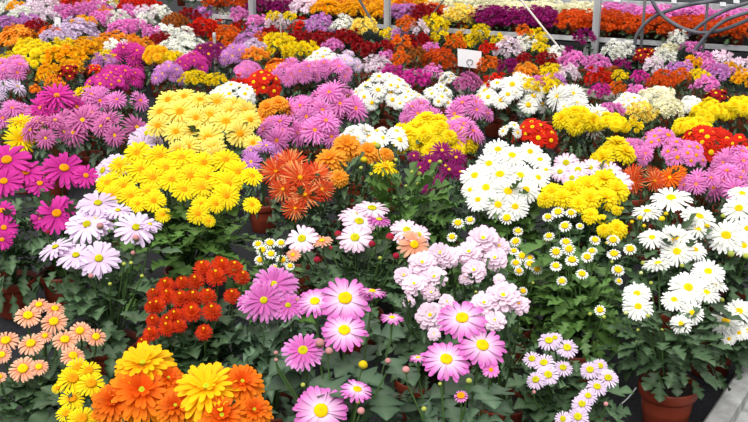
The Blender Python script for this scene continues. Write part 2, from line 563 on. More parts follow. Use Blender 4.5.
def hero(label, form, col, blooms, buds=(), h=.36, tilt=38, base_px=None, skirt=True, stalk=5, bs=1.0, lz=1.0, eye=1.0, axis=None, frad=None, ftop=.0, tone='dark', leaves=95, ll=.42, pot_s=1.0, look=(.95, .5, .35), pot=True):
    """a near plant, its flowers where they stand on its sloping crown"""
    us = [b[0] for b in blooms]; vs = [b[1] for b in blooms]
    cx, cy = axis or ((min(us) + max(us)) / 2, (min(vs) + max(vs)) / 2)
    p0 = at_z(cx, cy, h)
    nrm = Vector((0, -math.sin(math.radians(tilt * .75)), math.cos(math.radians(tilt * .75))))
    base = Vector((p0.x, p0.y, 0))
    if base_px:
        base = at_z(*base_px, 0)
    shift = ((p0.x - base.x) * .5, (p0.y - base.y) * .5)
    root = plant_root(form, base, GROUPS[FORM_NAME[form]])
    root['label'] = label
    if pot:
        add_pot(root, pot_s)
    sc = px_scale(p0)
    rad = (frad or (max(us) - min(us)) / 2 + 14) / sc
    zr = .118 * pot_s
    zr = .118 * pot_s
    fol = MB()
    topz = h + ftop - zr + .015
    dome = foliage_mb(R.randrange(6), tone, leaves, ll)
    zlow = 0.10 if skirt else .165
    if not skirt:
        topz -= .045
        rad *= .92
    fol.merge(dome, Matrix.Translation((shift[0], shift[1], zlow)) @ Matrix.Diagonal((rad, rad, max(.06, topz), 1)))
    heart = Vector((p0.x - base.x, p0.y - base.y, h - .16))
    dark = lin((74, 104, 52))
    for i, b in enumerate(blooms):
        u, v, d = b[:3]
        o = b[3] if len(b) > 3 else {}
        p = at_plane(u, v, p0, nrm)
        off = o.get('off', 0) - .004 * (len(blooms) - i) / max(1, len(blooms)) * 5
        p = p + (CAM - p).normalized() * (R.uniform(-.006, .006) + off)
        p.z = max(p.z, .05)
        r = d / 2 / px_scale(p) * bs * (1.1 if form == 'p' else 1)
        loc = p - base
        out = (loc - heart).normalized()
        lk = o.get('look', look)
        n = (CAM - p).normalized() * lk[0] + Vector((0, 0, lk[1])) + out * lk[2]
        n = n.normalized() + Vector((R.uniform(-.14, .14), R.uniform(-.14, .14), R.uniform(-.14, .14)))
        c, f = o.get('col', col), o.get('form', form)
        pm, em = bloom_meshes(f, c, R.randrange(3))
        bo = link('bloom', pm, root)
        m = frame_to(n, R.random() * 6.28)
        bo.rotation_euler = m.to_euler()
        bo.location = loc
        bo.scale = (r, r, r * o.get('zs', 1))
        if c != col:
            bo['label'] = PAL[c][3] + ' bloom'
        eo = link('flower_center', em, bo)
        eo.scale = (eye, eye, 1)
        # its stalk
        mb = MB()
        n.normalize()
        foot = Vector((loc.x * .12, loc.y * .12, zr))
        q1 = loc - n * r * .05
        q2 = loc - n * max(.03, r * .8) - Vector((0, 0, .02))
        mid = foot.lerp(q2, .6) + Vector((loc.x * .08, loc.y * .08, 0))
        tube_mb(mb, [foot, mid, q2, q1], [.0032, .0028, .0024, .0026], 6, False, [dark] * 4)
        link('stem', mb.mesh('stem', [M_LEAF]), root)
        stalk_leaves(fol, foot, q2, stalk, tone, lz)
    for b in buds:
        u, v, d, t = b
        d *= .8
        p = at_plane(u, v, p0, nrm)
        loc = p - base
        r = d / 2 / px_scale(p)
        bo = link('bud', bud_mesh(t), root)
        n = (Vector((0, 0, 1)) + (loc - heart).normalized() * .6 + Vector((R.uniform(-.3, .3), R.uniform(-.3, .3), 0)))
        bo.rotation_euler = frame_to(n, 0).to_euler()
        bo.location = loc; bo.scale = (r, r, r)
        mb = MB()
        n.normalize()
        q = loc - n * r * .9
        tube_mb(mb, [(loc.x * .5, loc.y * .5, max(zr, q.z - .12)), q - n * .02, q], [.0024, .002, .0018], 5, False, [dark] * 3)
        link('stem', mb.mesh('stem', [M_LEAF]), root)
    link('foliage', fol.mesh('foliage', [M_LEAF]), root)
    PLANTS.append(dict(o=root, x=cx, y=cy, hw=rad * sc, desc=None, zone='near', col=col, short=PAL[col][3]))
    return root


def clump(cx, cy, hw, hh, col, form, bd, ground=0.0, h=.36, zone='bed', tone=None, detail=None, desc=None):
    """a plant whose flowers cover a dome: as single flower heads when they show, as one head-covered dome when tiny"""
    hw, hh = hw * 1.12, hh * 1.1
    if form == 's':
        bd *= 1.22
    u = cx
    vtop, vbot = cy - hh, cy + hh
    c = .08
    for _ in range(5):
        zc = ground + h - c
        # centre of the ellipsoid sits where its lower front edge meets the picture's lower edge of the clump
        p = at_z(u, cy + hh * .35, zc)
        s = px_scale(p)
        e = math.asin(min(1, (CAM.z - p.z) / (CAM - p).length))
        rad = hw / s
        tot = 2 * hh / s
        low = rad * math.sin(e)
        q = max(.2 * rad, tot - low)
        k = q * q - low * low
        c = math.sqrt(max(k, (.3 * rad) ** 2)) / math.cos(e)
        c = min(c, rad * .95, h - .15)
    root = plant_root(form, Vector((p.x, p.y, ground)), GROUPS[FORM_NAME[form]])
    zc = h - c
    add_pot(root, .95, soil=False)
    br = bd / 2 / s
    one = detail if detail is not None else bd >= 9.5
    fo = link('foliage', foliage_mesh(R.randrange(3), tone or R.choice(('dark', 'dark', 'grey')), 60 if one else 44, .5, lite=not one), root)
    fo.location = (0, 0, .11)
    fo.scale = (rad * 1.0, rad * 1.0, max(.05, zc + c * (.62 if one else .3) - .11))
    fo.rotation_euler.z = R.random() * 6.28
    if one:
        area = 2 * math.pi * (rad * rad * .5 + rad * c * .5)
        n = int(min(48, max(6, 1.45 * area / (math.pi * br * br * .8))))
        g = math.pi * (3 - 5 ** .5)
        ph = R.random() * 6
        for i in range(n):
            z = 1 - (i + .5) / n * 1.02
            rr = math.sqrt(max(0, 1 - z * z))
            a = ph + i * g + R.uniform(-.3, .3)
            d = Vector((rr * math.cos(a), rr * math.sin(a), z))
            if R.random() < .1:
                continue
            k = R.uniform(.74, 1.1)
            loc = Vector((d.x * rad * k, d.y * rad * k, zc + d.z * c * k))
            wp = loc + Vector((p.x, p.y, ground))
            tc = (CAM - wp).normalized()
            nrm = Vector((d.x / rad, d.y / rad, d.z / c)).normalized()
            if nrm.dot(tc) < -.35:
                continue
            nn = nrm * .8 + tc * .45 + Vector((0, 0, .3)) + Vector((R.uniform(-.25, .25), R.uniform(-.25, .25), R.uniform(-.15, .15)))
            bo = link('bloom', bloom_joined(form, col, R.randrange(2)), root)
            sb = br * R.uniform(.85, 1.25)
            bo.location = loc
            bo.rotation_euler = frame_to(nn, R.random() * 6.28).to_euler()
            bo.scale = (sb, sb, sb)
    else:
        rel = br / rad
        nb = int(min(70, max(14, 1.6 / (rel * rel))))
        nb = 14 * max(1, round(nb / 14))
        rel = {14: .46, 28: .34, 42: .28, 56: .25, 70: .23}[nb]
        bo = link('blossoms', blossoms_dome(form, col, nb, rel, R.randrange(2)), root)
        bo.location = (0, 0, zc)
        bo.scale = (rad * .92, rad * .92, c * .92)
        bo.rotation_euler.z = R.random() * 6.28
    PLANTS.append(dict(o=root, x=cx, y=cy, hw=hw, desc=desc or PAL[col][3], zone=zone, col=col, short=desc or PAL[col][3]))
    return root


# ------------------------------------------------------------------ near plants, flower by flower
B = lambda s: [tuple(float(q) for q in t.split(',')) for t in s.split()]

hero('white daisy chrysanthemum in a whole terracotta pot beside the pale concrete kerb', 'q', 'wh',
     [(658, 264, 32, {'look': (.3, 1, .4)}), (708, 272, 34), (716, 284, 26, {'look': (.5, .4, .9)}), (637, 294, 30), (706, 293, 32, {'look': (.5, .7, .6)}), (688, 288, 40),
      (638, 307, 32), (674, 300, 27), (692, 313, 25), (681, 324, 23)],
     B_ := [(641, 273, 5, 'w'), (651, 283, 5, 'g'), (626, 313, 6, 'w'), (648, 316, 6, 'g'), (638, 330, 4, 'g'), (637, 342, 4, 'g'), (662, 330, 4, 'g')],
     axis=(668, 310), base_px=(664, 428), frad=60, ftop=-.03, h=.31, leaves=95, ll=.46, tone='dark', tilt=48, skirt=False)
hero('white daisy chrysanthemum just beyond the kerb edge, partly cut off by the frame', 'q', 'wh',
     [(747, 331, 20), (739, 333, 17), (729, 339, 15), (739, 312, 34), (726, 321, 33)], [(722, 300, 6, 'g')], axis=(738, 316), base_px=(708, 372), frad=32, h=.24, tilt=48)
hero('large white daisy chrysanthemum between the small button daisies and a similar white plant', 'q', 'wh',
     [(671, 199, 42, {'look': (.5, .9, .2)}), (647, 212, 32, {'look': (.5, .9, .3)}), (699, 217, 36, {'look': (.6, .8, .3)}), (698, 230, 28, {'look': (.3, .8, .6)}), (676, 241, 40),
      (652, 238, 28, {'look': (.4, .9, .3)}), (695, 250, 26, {'look': (.5, .6, .6)}), (677, 252, 34)],
     [(640, 218, 7, 'y'), (632, 222, 5, 'y'), (644, 226, 5, 'y'), (662, 219, 8, 'y'), (666, 214, 6, 'y'), (643, 263, 6, 'g'), (682, 266, 6, 'g'), (707, 226, 7, 'y')], axis=(674, 228), frad=56, h=.38)
hero('large white daisy chrysanthemum below the orchid pink spider blooms at the right frame edge', 'q', 'wh',
     [(742, 194, 28, {'look': (.5, .9, .3)}), (739, 209, 36), (747, 229, 26), (726, 236, 42), (744, 246, 26)], [(731, 254, 9, 'g'), (746, 256, 8, 'g'), (723, 216, 6, 'g')], axis=(738, 222), frad=44, h=.38)
hero('white button daisy chrysanthemum with broad yellow eyes, behind the empty pot rim', 'e', 'wh',
     [(580, 226, 9), (558, 212, 15), (548, 217, 13), (571, 213, 13), (565, 226, 15), (549, 236, 13), (595, 240, 13), (613, 240, 15), (566, 242, 14), (569, 249, 15),
      (556, 252, 15), (592, 251, 12), (614, 254, 16), (630, 249, 15), (587, 257, 14), (572, 260, 16), (556, 266, 14), (618, 270, 15), (582, 274, 14), (619, 281, 9), (562, 281, 12), (600, 310, 13)],
     [(590, 314, 5, 'g'), (604, 317, 5, 'g'), (612, 262, 4, 'g')], axis=(586, 275), frad=52, h=.34, leaves=110, ll=.38, tone='fresh', ftop=-.04, base_px=(573, 388), skirt=False)
hero('white button daisy chrysanthemum with broad yellow eyes, beside the pale pink double blooms', 'e', 'wh',
     [(470, 220, 12), (507, 218, 16), (458, 223, 14), (518, 231, 12), (516, 241, 12), (452, 237, 12), (515, 242, 12), (514, 251, 11), (546, 241, 10), (530, 258, 11), (522, 256, 14), (537, 269, 13),
      (530, 264, 14), (516, 263, 13), (519, 271, 11), (523, 291, 11)], [(524, 300, 4, 'g'), (533, 283, 4, 'g')], axis=(512, 256), frad=40, h=.34, leaves=80, ll=.42, tone='fresh', ftop=-.04)
# pale pink doubles
hero('pale pink double chrysanthemum with tiny yellow centres, left of its two pale pink neighbours', 'w', 'pp',
     [(447, 258, 24), (440, 254, 27), (404, 276, 22), (422, 264, 32), (409, 302, 14), (431, 293, 20), (434, 278, 28), (414, 285, 27), (447, 302, 18), (434, 334, 15), (430, 316, 32)],
     [], axis=(424, 290), frad=40, h=.37, tilt=42)
hero('pale pink double chrysanthemum with a yellow-eyed top bloom, next to white button daisies', 'w', 'pp',
     [(499, 247, 24), (451, 257, 24), (495, 259, 28), (465, 279, 14), (483, 240, 36), (469, 253, 30), (474, 271, 28)], [(476, 292, 4, 'g')], axis=(476, 268), frad=36, h=.38, tilt=42)
hero('pale pink double chrysanthemum with few blooms, beside the rose pink yellow-eyed daisies', 'w', 'pp',
     [(499, 279, 13), (519, 305, 24), (484, 304, 30), (495, 321, 24), (503, 297, 38)], [], axis=(506, 318), frad=34, h=.35, tilt=42)
# rose pink daisies in front
hero('rose pink daisy chrysanthemum with white-ringed yellow eyes, below the pale pink doubles', 'd', 'ro',
     [(418, 358, 19, {'look': (.4, .5, .9)}), (491, 370, 18, {'col': 'pk'}), (462, 319, 52), (482, 346, 50), (446, 360, 50), (461, 396, 16, {'form': 'e', 'col': 'pk'})],
     [(406, 370, 10, 'p'), (469, 381, 8, 'g'), (424, 409, 7, 'g'), (440, 384, 5, 'g')], lz=1.35, axis=(452, 392), frad=62, h=.36, leaves=80, ll=.56, tone='grey', ftop=-.07, tilt=50)
hero('rose pink daisy chrysanthemum with spread blooms low among grey-green leaves', 'd', 'ro',
     [(315, 302, 38), (372, 292, 30, {'look': (.3, .6, .9)}), (392, 318, 24, {'look': (.2, .9, .5)}), (345, 299, 54), (344, 331, 48), (303, 351, 44, {'form': 'q', 'col': 'rd'}), (357, 390, 34, {'look': (.4, 1, .2)}),
      (321, 411, 56)],
     [(320, 343, 12, 'p'), (329, 351, 10, 'p'), (363, 365, 12, 'y'), (388, 361, 8, 'p'), (361, 411, 10, 'p'), (358, 402, 6, 'g'), (303, 385, 6, 'g'), (276, 353, 6, 'p'), (276, 360, 5, 'p')],
     lz=1.35, axis=(336, 385), frad=72, h=.36, leaves=90, ll=.5, tone='grey', ftop=-.09, tilt=52)
hero('mauve pink double daisy chrysanthemum beside the red orange pompon plant', 'q', 'rd',
     [(249, 302, 26), (284, 283, 32), (274, 285, 46), (288, 306, 36), (264, 301, 48)], [(298, 300, 6, 'p')], lz=1.25, eye=.7, axis=(272, 318), frad=44, h=.36, leaves=70, ll=.5, tone='grey', tilt=48)
hero('pale lilac daisy chrysanthemum with small green-eyed blooms, in front of the empty pot rim', 'm', 'pl',
     [(555, 338, 16), (549, 341, 24), (567, 348, 24), (532, 359, 20), (563, 368, 21), (544, 363, 23), (536, 380, 22), (548, 375, 24), (600, 366, 18), (590, 370, 22), (608, 378, 23), (597, 387, 22), (588, 396, 20), (582, 404, 22), (563, 419, 18), (578, 417, 24)],
     [(534, 392, 5, 'p'), (606, 404, 6, 'p')], axis=(572, 378), base_px=(572, 470), frad=50, h=.30, leaves=90, ll=.46, tone='dark', tilt=48)
# left foreground
hero('pale lilac daisy chrysanthemum with large blooms, above the peach daisies', 'd', 'pl',
     [(118, 211, 30, {'look': (.3, 1, .3)}), (150, 225, 26, {'look': (.3, 1, .3)}), (98, 204, 42, {'look': (.6, .9, .2)}), (96, 219, 40), (136, 228, 44), (87, 225, 44), (56, 248, 38, {'look': (.4, .9, .5)}), (76, 256, 40, {'look': (.6, .8, .4)}), (99, 259, 44)],
     [(100, 226, 9, 'p'), (136, 238, 9, 'p'), (133, 253, 6, 'p'), (124, 264, 5, 'g'), (131, 263, 5, 'g'), (142, 276, 5, 'g'), (91, 276, 7, 'p'), (110, 284, 5, 'g')], eye=.72, axis=(104, 250), frad=62, h=.40, leaves=100, ll=.48, tilt=42, ftop=-.06)
hero('magenta daisy chrysanthemum with a lone low bloom, beside the pale lilac plant', 'd', 'ma',
     [(40, 184, 30), (86, 176, 26), (26, 173, 38), (64, 169, 46), (41, 220, 24), (57, 214, 44)], [(48, 232, 6, 'r')], eye=.8, axis=(54, 200), frad=46, h=.38, leaves=80, tilt=44)
hero('magenta daisy chrysanthemum with a stack of blooms cut off by the left frame edge', 'd', 'ma',
     [(7, 161, 50), (4, 182, 38), (2, 211, 28), (4, 228, 28), (2, 240, 22)], [], eye=.8, axis=(4, 205), frad=40, h=.38, tilt=46)
hero('peach daisy chrysanthemum with yellow centres in the lower left corner', 'm', 'pe',
     [(39, 305, 20), (55, 309, 21), (45, 336, 17), (28, 316, 28), (54, 322, 28), (80, 331, 24), (96, 337, 22), (65, 340, 27), (6, 341, 28), (31, 344, 28), (73, 356, 26), (2, 355, 20), (39, 367, 20), (23, 369, 30), (0, 377, 14)],
     [], axis=(40, 352), frad=58, h=.34, leaves=100, ll=.46, tilt=45, ftop=-.05)
hero('bright yellow daisy chrysanthemum, small and low, between peach daisies and giant orange blooms', 'm', 'ye',
     [(58, 388, 11), (78, 367, 20), (89, 371, 21), (73, 379, 27), (91, 384, 25), (72, 399, 23), (66, 414, 17), (94, 418, 20), (82, 419, 26)], [], axis=(80, 405), bs=1.22, frad=30, h=.34, leaves=60, ll=.5, tilt=45)
hero('giant orange double chrysanthemum with a yellow top bloom, next to small yellow pompons', 'x', 'ot',
     [(168, 379, 32), (144, 366, 56, {'col': 'yo', 'look': (.5, .9, .1)}), (114, 403, 44), (142, 392, 62)], [], axis=(138, 405), frad=34, bs=1.2, h=.37, leaves=60, ll=.5, tilt=50)
hero('giant orange double chrysanthemum with the largest yellow bloom, in front of red orange pompons', 'x', 'ot',
     [(254, 411, 36), (242, 383, 42), (176, 407, 40), (222, 417, 50), (207, 390, 66, {'col': 'yo', 'look': (.7, .7, .1)})], [], axis=(216, 412), frad=40, bs=1.18, h=.37, leaves=60, ll=.5, tilt=50)
hero('red orange pompon chrysanthemum with a dense sloping mass of small heads', 'p', 'rp',
     [(220, 266, 19), (234, 271, 20), (242, 279, 16), (203, 270, 19), (216, 279, 21), (182, 284, 15), (196, 283, 18), (154, 296, 15), (166, 287, 19), (168, 297, 18), (232, 297, 17), (158, 306, 17), (180, 300, 19), (192, 300, 20), (207, 298, 19),
      (152, 308, 15), (176, 317, 18), (212, 313, 20), (191, 313, 21), (153, 321, 14), (168, 322, 17), (167, 329, 18), (152, 335, 17), (204, 333, 17), (144, 343, 13), (180, 327, 15)],
     [], axis=(196, 312), frad=54, h=.36, leaves=90, ll=.46, tone='dark', tilt=42, ftop=-.05)
hero('white button daisy chrysanthemum, the smallest cluster, tucked beside the mauve pink doubles', 'e', 'wh',
     [(258, 244, 12), (270, 243, 14), (281, 243, 12), (262, 250, 14), (271, 254, 13), (260, 260, 13), (290, 266, 11), (282, 260, 14), (274, 268, 12)], [], axis=(272, 262), frad=26, h=.36, leaves=50, ll=.5, tone='fresh', tilt=42)
hero('blush pink daisy chrysanthemum with crimson buds in the middle of the bed', 'd', 'wp',
     [(354, 215, 32, {'look': (.4, .9, .3)}), (372, 209, 36, {'look': (.5, .9, .3)}), (379, 220, 26, {'col': 'rd', 'look': (.4, .6, .8)}), (359, 222, 36), (322, 241, 22, {'col': 'pe', 'look': (.4, .9, .4)}), (293, 255, 16, {'col': 'pe'}), (302, 239, 34), (355, 238, 36),
      (407, 231, 36, {'look': (.6, .9, .3)}), (414, 245, 34, {'col': 'pe'}), (418, 235, 26)],
     [(338, 234, 9, 'r'), (372, 244, 9, 'r'), (390, 237, 11, 'r'), (396, 256, 9, 'r'), (317, 260, 9, 'r'), (331, 248, 5, 'r'), (380, 258, 5, 'g')], axis=(358, 240), frad=70, h=.36, leaves=130, ll=.36, tilt=38, ftop=-.05)
hero('orange red quill-petalled spider chrysanthemum beside the bright yellow clump', 't', 'os',
     [(290, 165, 40), (276, 172, 36), (317, 176, 34), (322, 190, 28), (283, 190, 30), (295, 209, 28), (300, 179, 44), (305, 196, 38)], [], axis=(300, 188), frad=38, h=.38, leaves=90, tilt=40)
hero('amber double chrysanthemum with a rounded crown, next to the orange red spider blooms', 'x', 'am',
     [(347, 146, 34), (368, 152, 28), (330, 160, 36), (339, 178, 22), (386, 155, 20)], [(364, 160, 9, 'y'), (361, 168, 5, 'g'), (371, 174, 5, 'g')], axis=(346, 162), frad=36, h=.38, tilt=36)
hero('leafy green chrysanthemum with one open yellow bloom and many green buds', 'q', 'ye',
     [(385, 169, 29, {'look': (.25, 1, .2), 'zs': 2.2})], [(419, 174, 7, 'g'), (412, 172, 5, 'g'), (418, 184, 5, 'g'), (406, 186, 4, 'g'), (378, 146, 8, 'g'), (372, 165, 5, 'g'), (440, 162, 6, 'g'), (432, 178, 5, 'g'), (396, 160, 5, 'g')],
     axis=(408, 192), frad=58, h=.38, leaves=150, ll=.46, tone='fresh', ftop=.05, stalk=9, lz=1.3)
hero('deep purple spider chrysanthemum below the bright yellow double clump', 's', 'dp',
     [(442, 151, 26), (456, 158, 24), (430, 162, 26), (449, 170, 24), (420, 168, 20), (438, 182, 20), (460, 172, 18), (428, 190, 16), (414, 156, 16)], [(446, 166, 5, 'y')], axis=(440, 172), frad=30, h=.38, leaves=60, tilt=38)
hero('bright yellow daisy chrysanthemum, broad clump above its fresh green leaves', 'q', 'ye',
     B('160,156,30 137,153,30 182,158,32 204,163,30 226,160,30 120,166,26 108,183,28 124,186,26 141,170,30 153,178,30 166,168,30 238,172,30 252,176,24 112,195,24 131,196,26 148,192,26 172,180,30 191,176,32 208,178,30 222,180,28 184,190,28 202,188,28 228,184,30 154,201,26 138,204,20 226,196,30 216,204,20 201,204,20 198,214,24 209,221,14 252,205,20 163,215,18'),
     [], axis=(182, 192), frad=84, h=.40, leaves=130, ll=.34, tone='fresh', tilt=34, ftop=-.05)
hero('pale yellow daisy chrysanthemum, broad clump behind the bright yellow one', 'q', 'py',
     B('168,100,28 184,97,26 200,100,24 217,102,28 236,105,26 160,112,28 180,112,34 196,118,26 210,115,28 230,112,28 246,112,28 158,126,26 176,132,28 193,131,26 226,122,34 208,138,34 188,147,26 214,148,26 240,134,30 253,143,20 250,120,24 178,150,22 216,155,22'),
     [], axis=(206, 124), frad=52, h=.40, tilt=26, leaves=90)
hero('white double daisy chrysanthemum, tall clump between deep purple and bright yellow plants', 'q', 'wh',
     B('489,164,30 498,150,30 512,156,34 530,152,26 540,160,24 475,176,32 500,175,38 520,176,34 486,188,34 508,192,38 526,190,30 498,205,32 515,207,30 478,200,26 538,178,26 470,190,20 546,170,18'),
     [], axis=(506, 180), frad=42, h=.42, tilt=46, leaves=70, tone='fresh')
hero('bright yellow double chrysanthemum, low clump beside white button daisies', 'x', 'ye',
     B('604,180,32 588,186,32 616,190,30 572,190,28 552,192,26 562,198,24 545,199,20 590,200,30 606,198,28 578,204,22 590,215,20 617,229,24 604,230,16 602,219,12 617,210,12'),
     [(622, 209, 6, 'y'), (607, 243, 5, 'y')], axis=(588, 198), frad=44, h=.38, tilt=34)
hero('blush pink daisy chrysanthemum half hidden behind the bright yellow double clump', 'd', 'wp',
     B('566,163,26 578,170,26 560,172,22 590,168,24 618,182,30 610,172,26 572,178,22'), [], axis=(590, 172), frad=40, h=.38, tilt=30)

# ------------------------------------------------------------------ plants of the middle beds: x y half-width half-height colour form head-size
MID = """
58,110,20,15,ma,s,30  92,102,15,9,pk,s,20  86,124,22,14,du,s,26  120,128,20,15,du,s,22  128,104,17,13,pk,s,20  20,135,22,13,ye,s,30
14,114,13,7,pk,s,16  5,90,11,7,pl,s,16  50,133,18,10,du,s,20  86,95,11,5,ye,p,8  53,84,8,5,am,p,8  106,82,16,7,ma,d,11
35,89,6,4,or,d,8  145,139,14,15,pl,d,22  232,96,20,8,wh,d,14  275,112,14,11,am,x,20  297,108,14,13,pk,s,18
284,132,18,12,pk,s,20  262,158,15,10,ll,s,20  240,86,10,6,sc,p,8  262,86,16,9,sc,d,12  335,106,23,16,pk,s,24  312,112,16,14,pk,s,22
320,132,17,14,pk,s,22  382,96,25,14,wh,d,16  410,103,14,7,wh,d,10  437,97,13,11,wh,d,13  356,138,15,8,wh,x,22  386,138,16,7,wh,d,20
419,116,17,11,pk,s,18  466,112,18,16,pk,s,20  461,134,16,14,pk,s,20  438,138,36,16,ye,x,20  508,98,31,16,wh,d,18  510,131,8,6,wh,d,12
535,134,17,9,sc,d,18  567,98,13,7,wh,s,20  574,111,12,7,wh,s,16  592,118,16,14,wh,s,24  575,121,16,9,ye,x,20  550,88,12,7,ye,p,9
612,156,16,13,ye,x,24  610,112,11,7,pk,p,8  631,104,15,7,wh,d,10  658,97,15,7,cr,x,10  640,114,14,8,py,p,7  668,110,14,9,cr,p,7
692,106,10,6,wh,x,10  709,113,15,8,ye,x,12  692,128,14,6,ye,x,14  740,106,14,17,ye,x,16  612,124,12,7,ye,x,14  634,127,8,5,ye,p,6
634,154,16,10,pk,s,14  658,146,19,13,pk,d,16  682,156,16,10,pk,d,15  708,143,22,16,sc,d,20  735,166,19,13,pk,s,20  715,97,11,8,dr,d,9
706,85,11,7,pk,p,7  660,86,12,7,ru,p,7  617,89,8,6,or,p,7  636,92,9,6,pk,p,7  645,180,16,12,os,t,22  672,178,13,9,or,s,17  700,182,13,12,pk,s,20
732,184,18,12,pk,s,20  738,146,12,9,sc,d,14  118,170,16,11,pl,d,26
18,38,17,9,am,x,9  40,57,22,9,ye,x,10  62,49,12,6,ye,p,8  12,62,12,6,ye,p,9  30,47,14,6,ye,p,8  64,57,18,8,go,p,9  90,48,18,7,go,p,8  114,41,16,6,am,p,7
72,68,11,7,go,p,8  104,57,8,5,ye,p,6  76,33,21,9,pl,p,6  53,38,12,6,pl,p,6  84,22,10,4,go,p,6  50,33,10,4,or,p,6  118,49,11,7,wh,p,8
138,51,17,9,am,p,8  129,60,19,11,ma,s,14  103,64,11,6,ll,p,7  68,73,11,7,dr,d,9  95,70,8,6,sc,d,8  120,80,19,9,ma,s,14  12,70,14,11,pk,s,14
50,74,13,8,go,p,8  184,49,20,9,wh,p,8  158,56,14,11,go,x,11  174,59,9,5,ye,p,7  210,55,14,12,dp,s,13  193,65,14,8,ma,s,11  236,57,13,9,ll,s,11
256,55,12,5,am,p,6  280,48,17,11,ye,p,9  298,51,8,8,ye,p,8  277,66,12,6,or,d,9  250,72,12,7,pk,s,10  170,74,13,10,ll,s,12  194,79,13,6,ye,p,6
216,81,11,5,ye,p,6  290,74,14,11,pk,s,13  206,29,16,8,sc,p,6  228,39,14,8,or,p,6  222,17,10,8,wh,p,6  239,15,9,8,pk,p,6  176,22,12,10,br,p,6
160,14,10,6,wh,p,6  166,32,9,6,wh,p,6  160,40,10,5,dr,p,6  152,34,9,6,pk,p,6  246,42,10,6,ll,p,6  255,33,8,6,ll,p,6  258,22,9,7,pk,p,6
271,36,12,9,dr,p,7  276,25,11,6,pp,p,6  262,40,8,5,or,p,6  300,28,11,8,sc,p,7  296,40,10,7,dr,p,7  273,17,6,4,ye,p,5  290,17,6,4,ye,p,5  255,47,10,5,pl,p,6
320,26,13,9,ll,p,7  343,27,11,6,wh,p,7  364,28,12,6,py,p,6  388,34,7,5,ye,p,6  345,40,14,10,dr,p,7  364,48,11,12,dr,p,7  320,40,11,8,dr,p,7
333,45,9,10,pk,p,7  306,53,13,9,ye,p,9  326,60,17,7,wh,d,11  346,63,12,6,pl,s,10  320,74,20,10,pk,s,15  340,73,13,8,pk,s,13  302,74,12,9,pk,s,13
376,66,12,8,pp,p,7  391,76,13,7,ma,p,7  400,46,11,7,or,p,7  400,60,9,6,or,p,7  387,57,7,5,pk,p,6  384,48,9,6,dr,p,7  420,43,12,8,dr,p,7
440,60,15,12,ru,p,7  418,54,9,9,br,p,6  418,30,9,6,pp,p,6  406,25,9,5,or,p,6  435,26,12,8,ye,p,8  439,38,8,6,ye,p,7  400,36,8,6,ll,p,6
432,48,7,6,pk,p,6  433,73,9,6,pk,p,7  416,81,12,7,ma,p,8  448,79,10,7,wh,d,9  461,39,13,8,go,p,7  474,40,9,7,ye,p,7  481,32,8,6,ye,p,6
500,42,9,7,ye,p,7  455,44,9,6,or,p,7  488,49,8,5,sc,p,6  490,65,10,10,or,p,7  508,50,13,8,pp,p,7  508,64,9,13,dp,p,7  524,58,7,7,dr,p,6
527,72,11,10,am,p,8  550,71,10,11,ye,p,7  525,46,9,6,wh,p,7  536,39,10,6,ye,p,7  541,49,8,7,ye,p,7  523,32,7,4,or,p,5  546,60,10,6,dr,p,6
557,55,9,6,wh,p,6  574,63,14,9,pk,p,7  567,74,11,7,pp,p,6  598,66,12,7,pk,p,7  597,78,11,9,sc,p,7  584,38,9,6,dp,p,6  567,53,7,5,dp,p,6
618,51,14,12,wh,p,7  646,54,13,12,dr,d,8  663,58,10,8,wh,p,7  678,38,8,6,wh,p,6  690,48,8,6,pk,p,7  668,49,8,8,cr,p,5  693,64,9,7,go,p,8
704,59,8,6,pk,p,7  720,61,11,7,wp,p,7  731,68,8,10,go,p,7  680,71,12,8,ll,p,7  680,77,9,6,or,p,7  699,77,9,6,ye,p,6  663,80,11,7,ru,p,7
612,74,9,7,br,p,6  620,76,7,6,ye,p,6  622,65,7,5,dp,p,6  653,68,10,7,pp,p,7  744,66,10,9,wp,p,7  711,69,9,6,pk,p,7  722,73,10,7,ll,p,7
743,80,10,6,go,p,7  640,78,8,6,ma,p,6  541,84,12,6,pk,p,7  528,86,9,5,ye,p,7  556,82,9,5,ll,p,7  600,92,9,6,ma,p,6  468,84,12,7,du,p,7  496,82,10,5,sc,p,7
8,10,11,6,wh,p,6  22,15,11,5,wh,p,6  16,8,8,4,go,p,6  32,12,12,6,pp,p,6  50,8,12,6,pp,p,6  66,14,11,6,pk,p,6  58,3,9,4,or,p,5  46,18,12,6,pp,p,6
28,24,12,6,ll,p,6  10,26,12,6,ll,p,6  35,27,10,5,dr,p,6  70,5,10,5,sc,p,5  84,12,11,7,pk,p,6  98,10,12,6,pk,p,6  90,3,9,4,or,p,5  107,5,11,5,wh,p,5
102,20,11,7,pk,p,6  107,15,8,4,am,p,5  118,20,11,7,wh,p,6  129,14,10,6,pk,p,6  135,27,10,6,pk,p,6  122,30,12,7,pk,p,6  145,22,9,6,wh,p,6  132,5,12,5,sc,p,5
150,6,10,5,sc,p,5  108,3,9,4,ye,p,5  145,14,9,5,pp,p,6  190,16,10,8,dr,p,6  193,33,9,6,dr,p,6  183,35,9,5,wh,p,6  205,15,10,6,ll,p,6  240,28,9,6,sc,p,6
"""
# ------------------------------------------------------------------ the raised back bench
RAIL_A, RAIL_B = at_z(236, 15.5, .33), at_z(760, 46.5, .33)
AX = (RAIL_B - RAIL_A); AX.z = 0
LEN = AX.length; AX.normalize()
BK = Vector((-AX.y, AX.x, 0))
if BK.y < 0:
    BK = -BK
BENCH_Z = .30


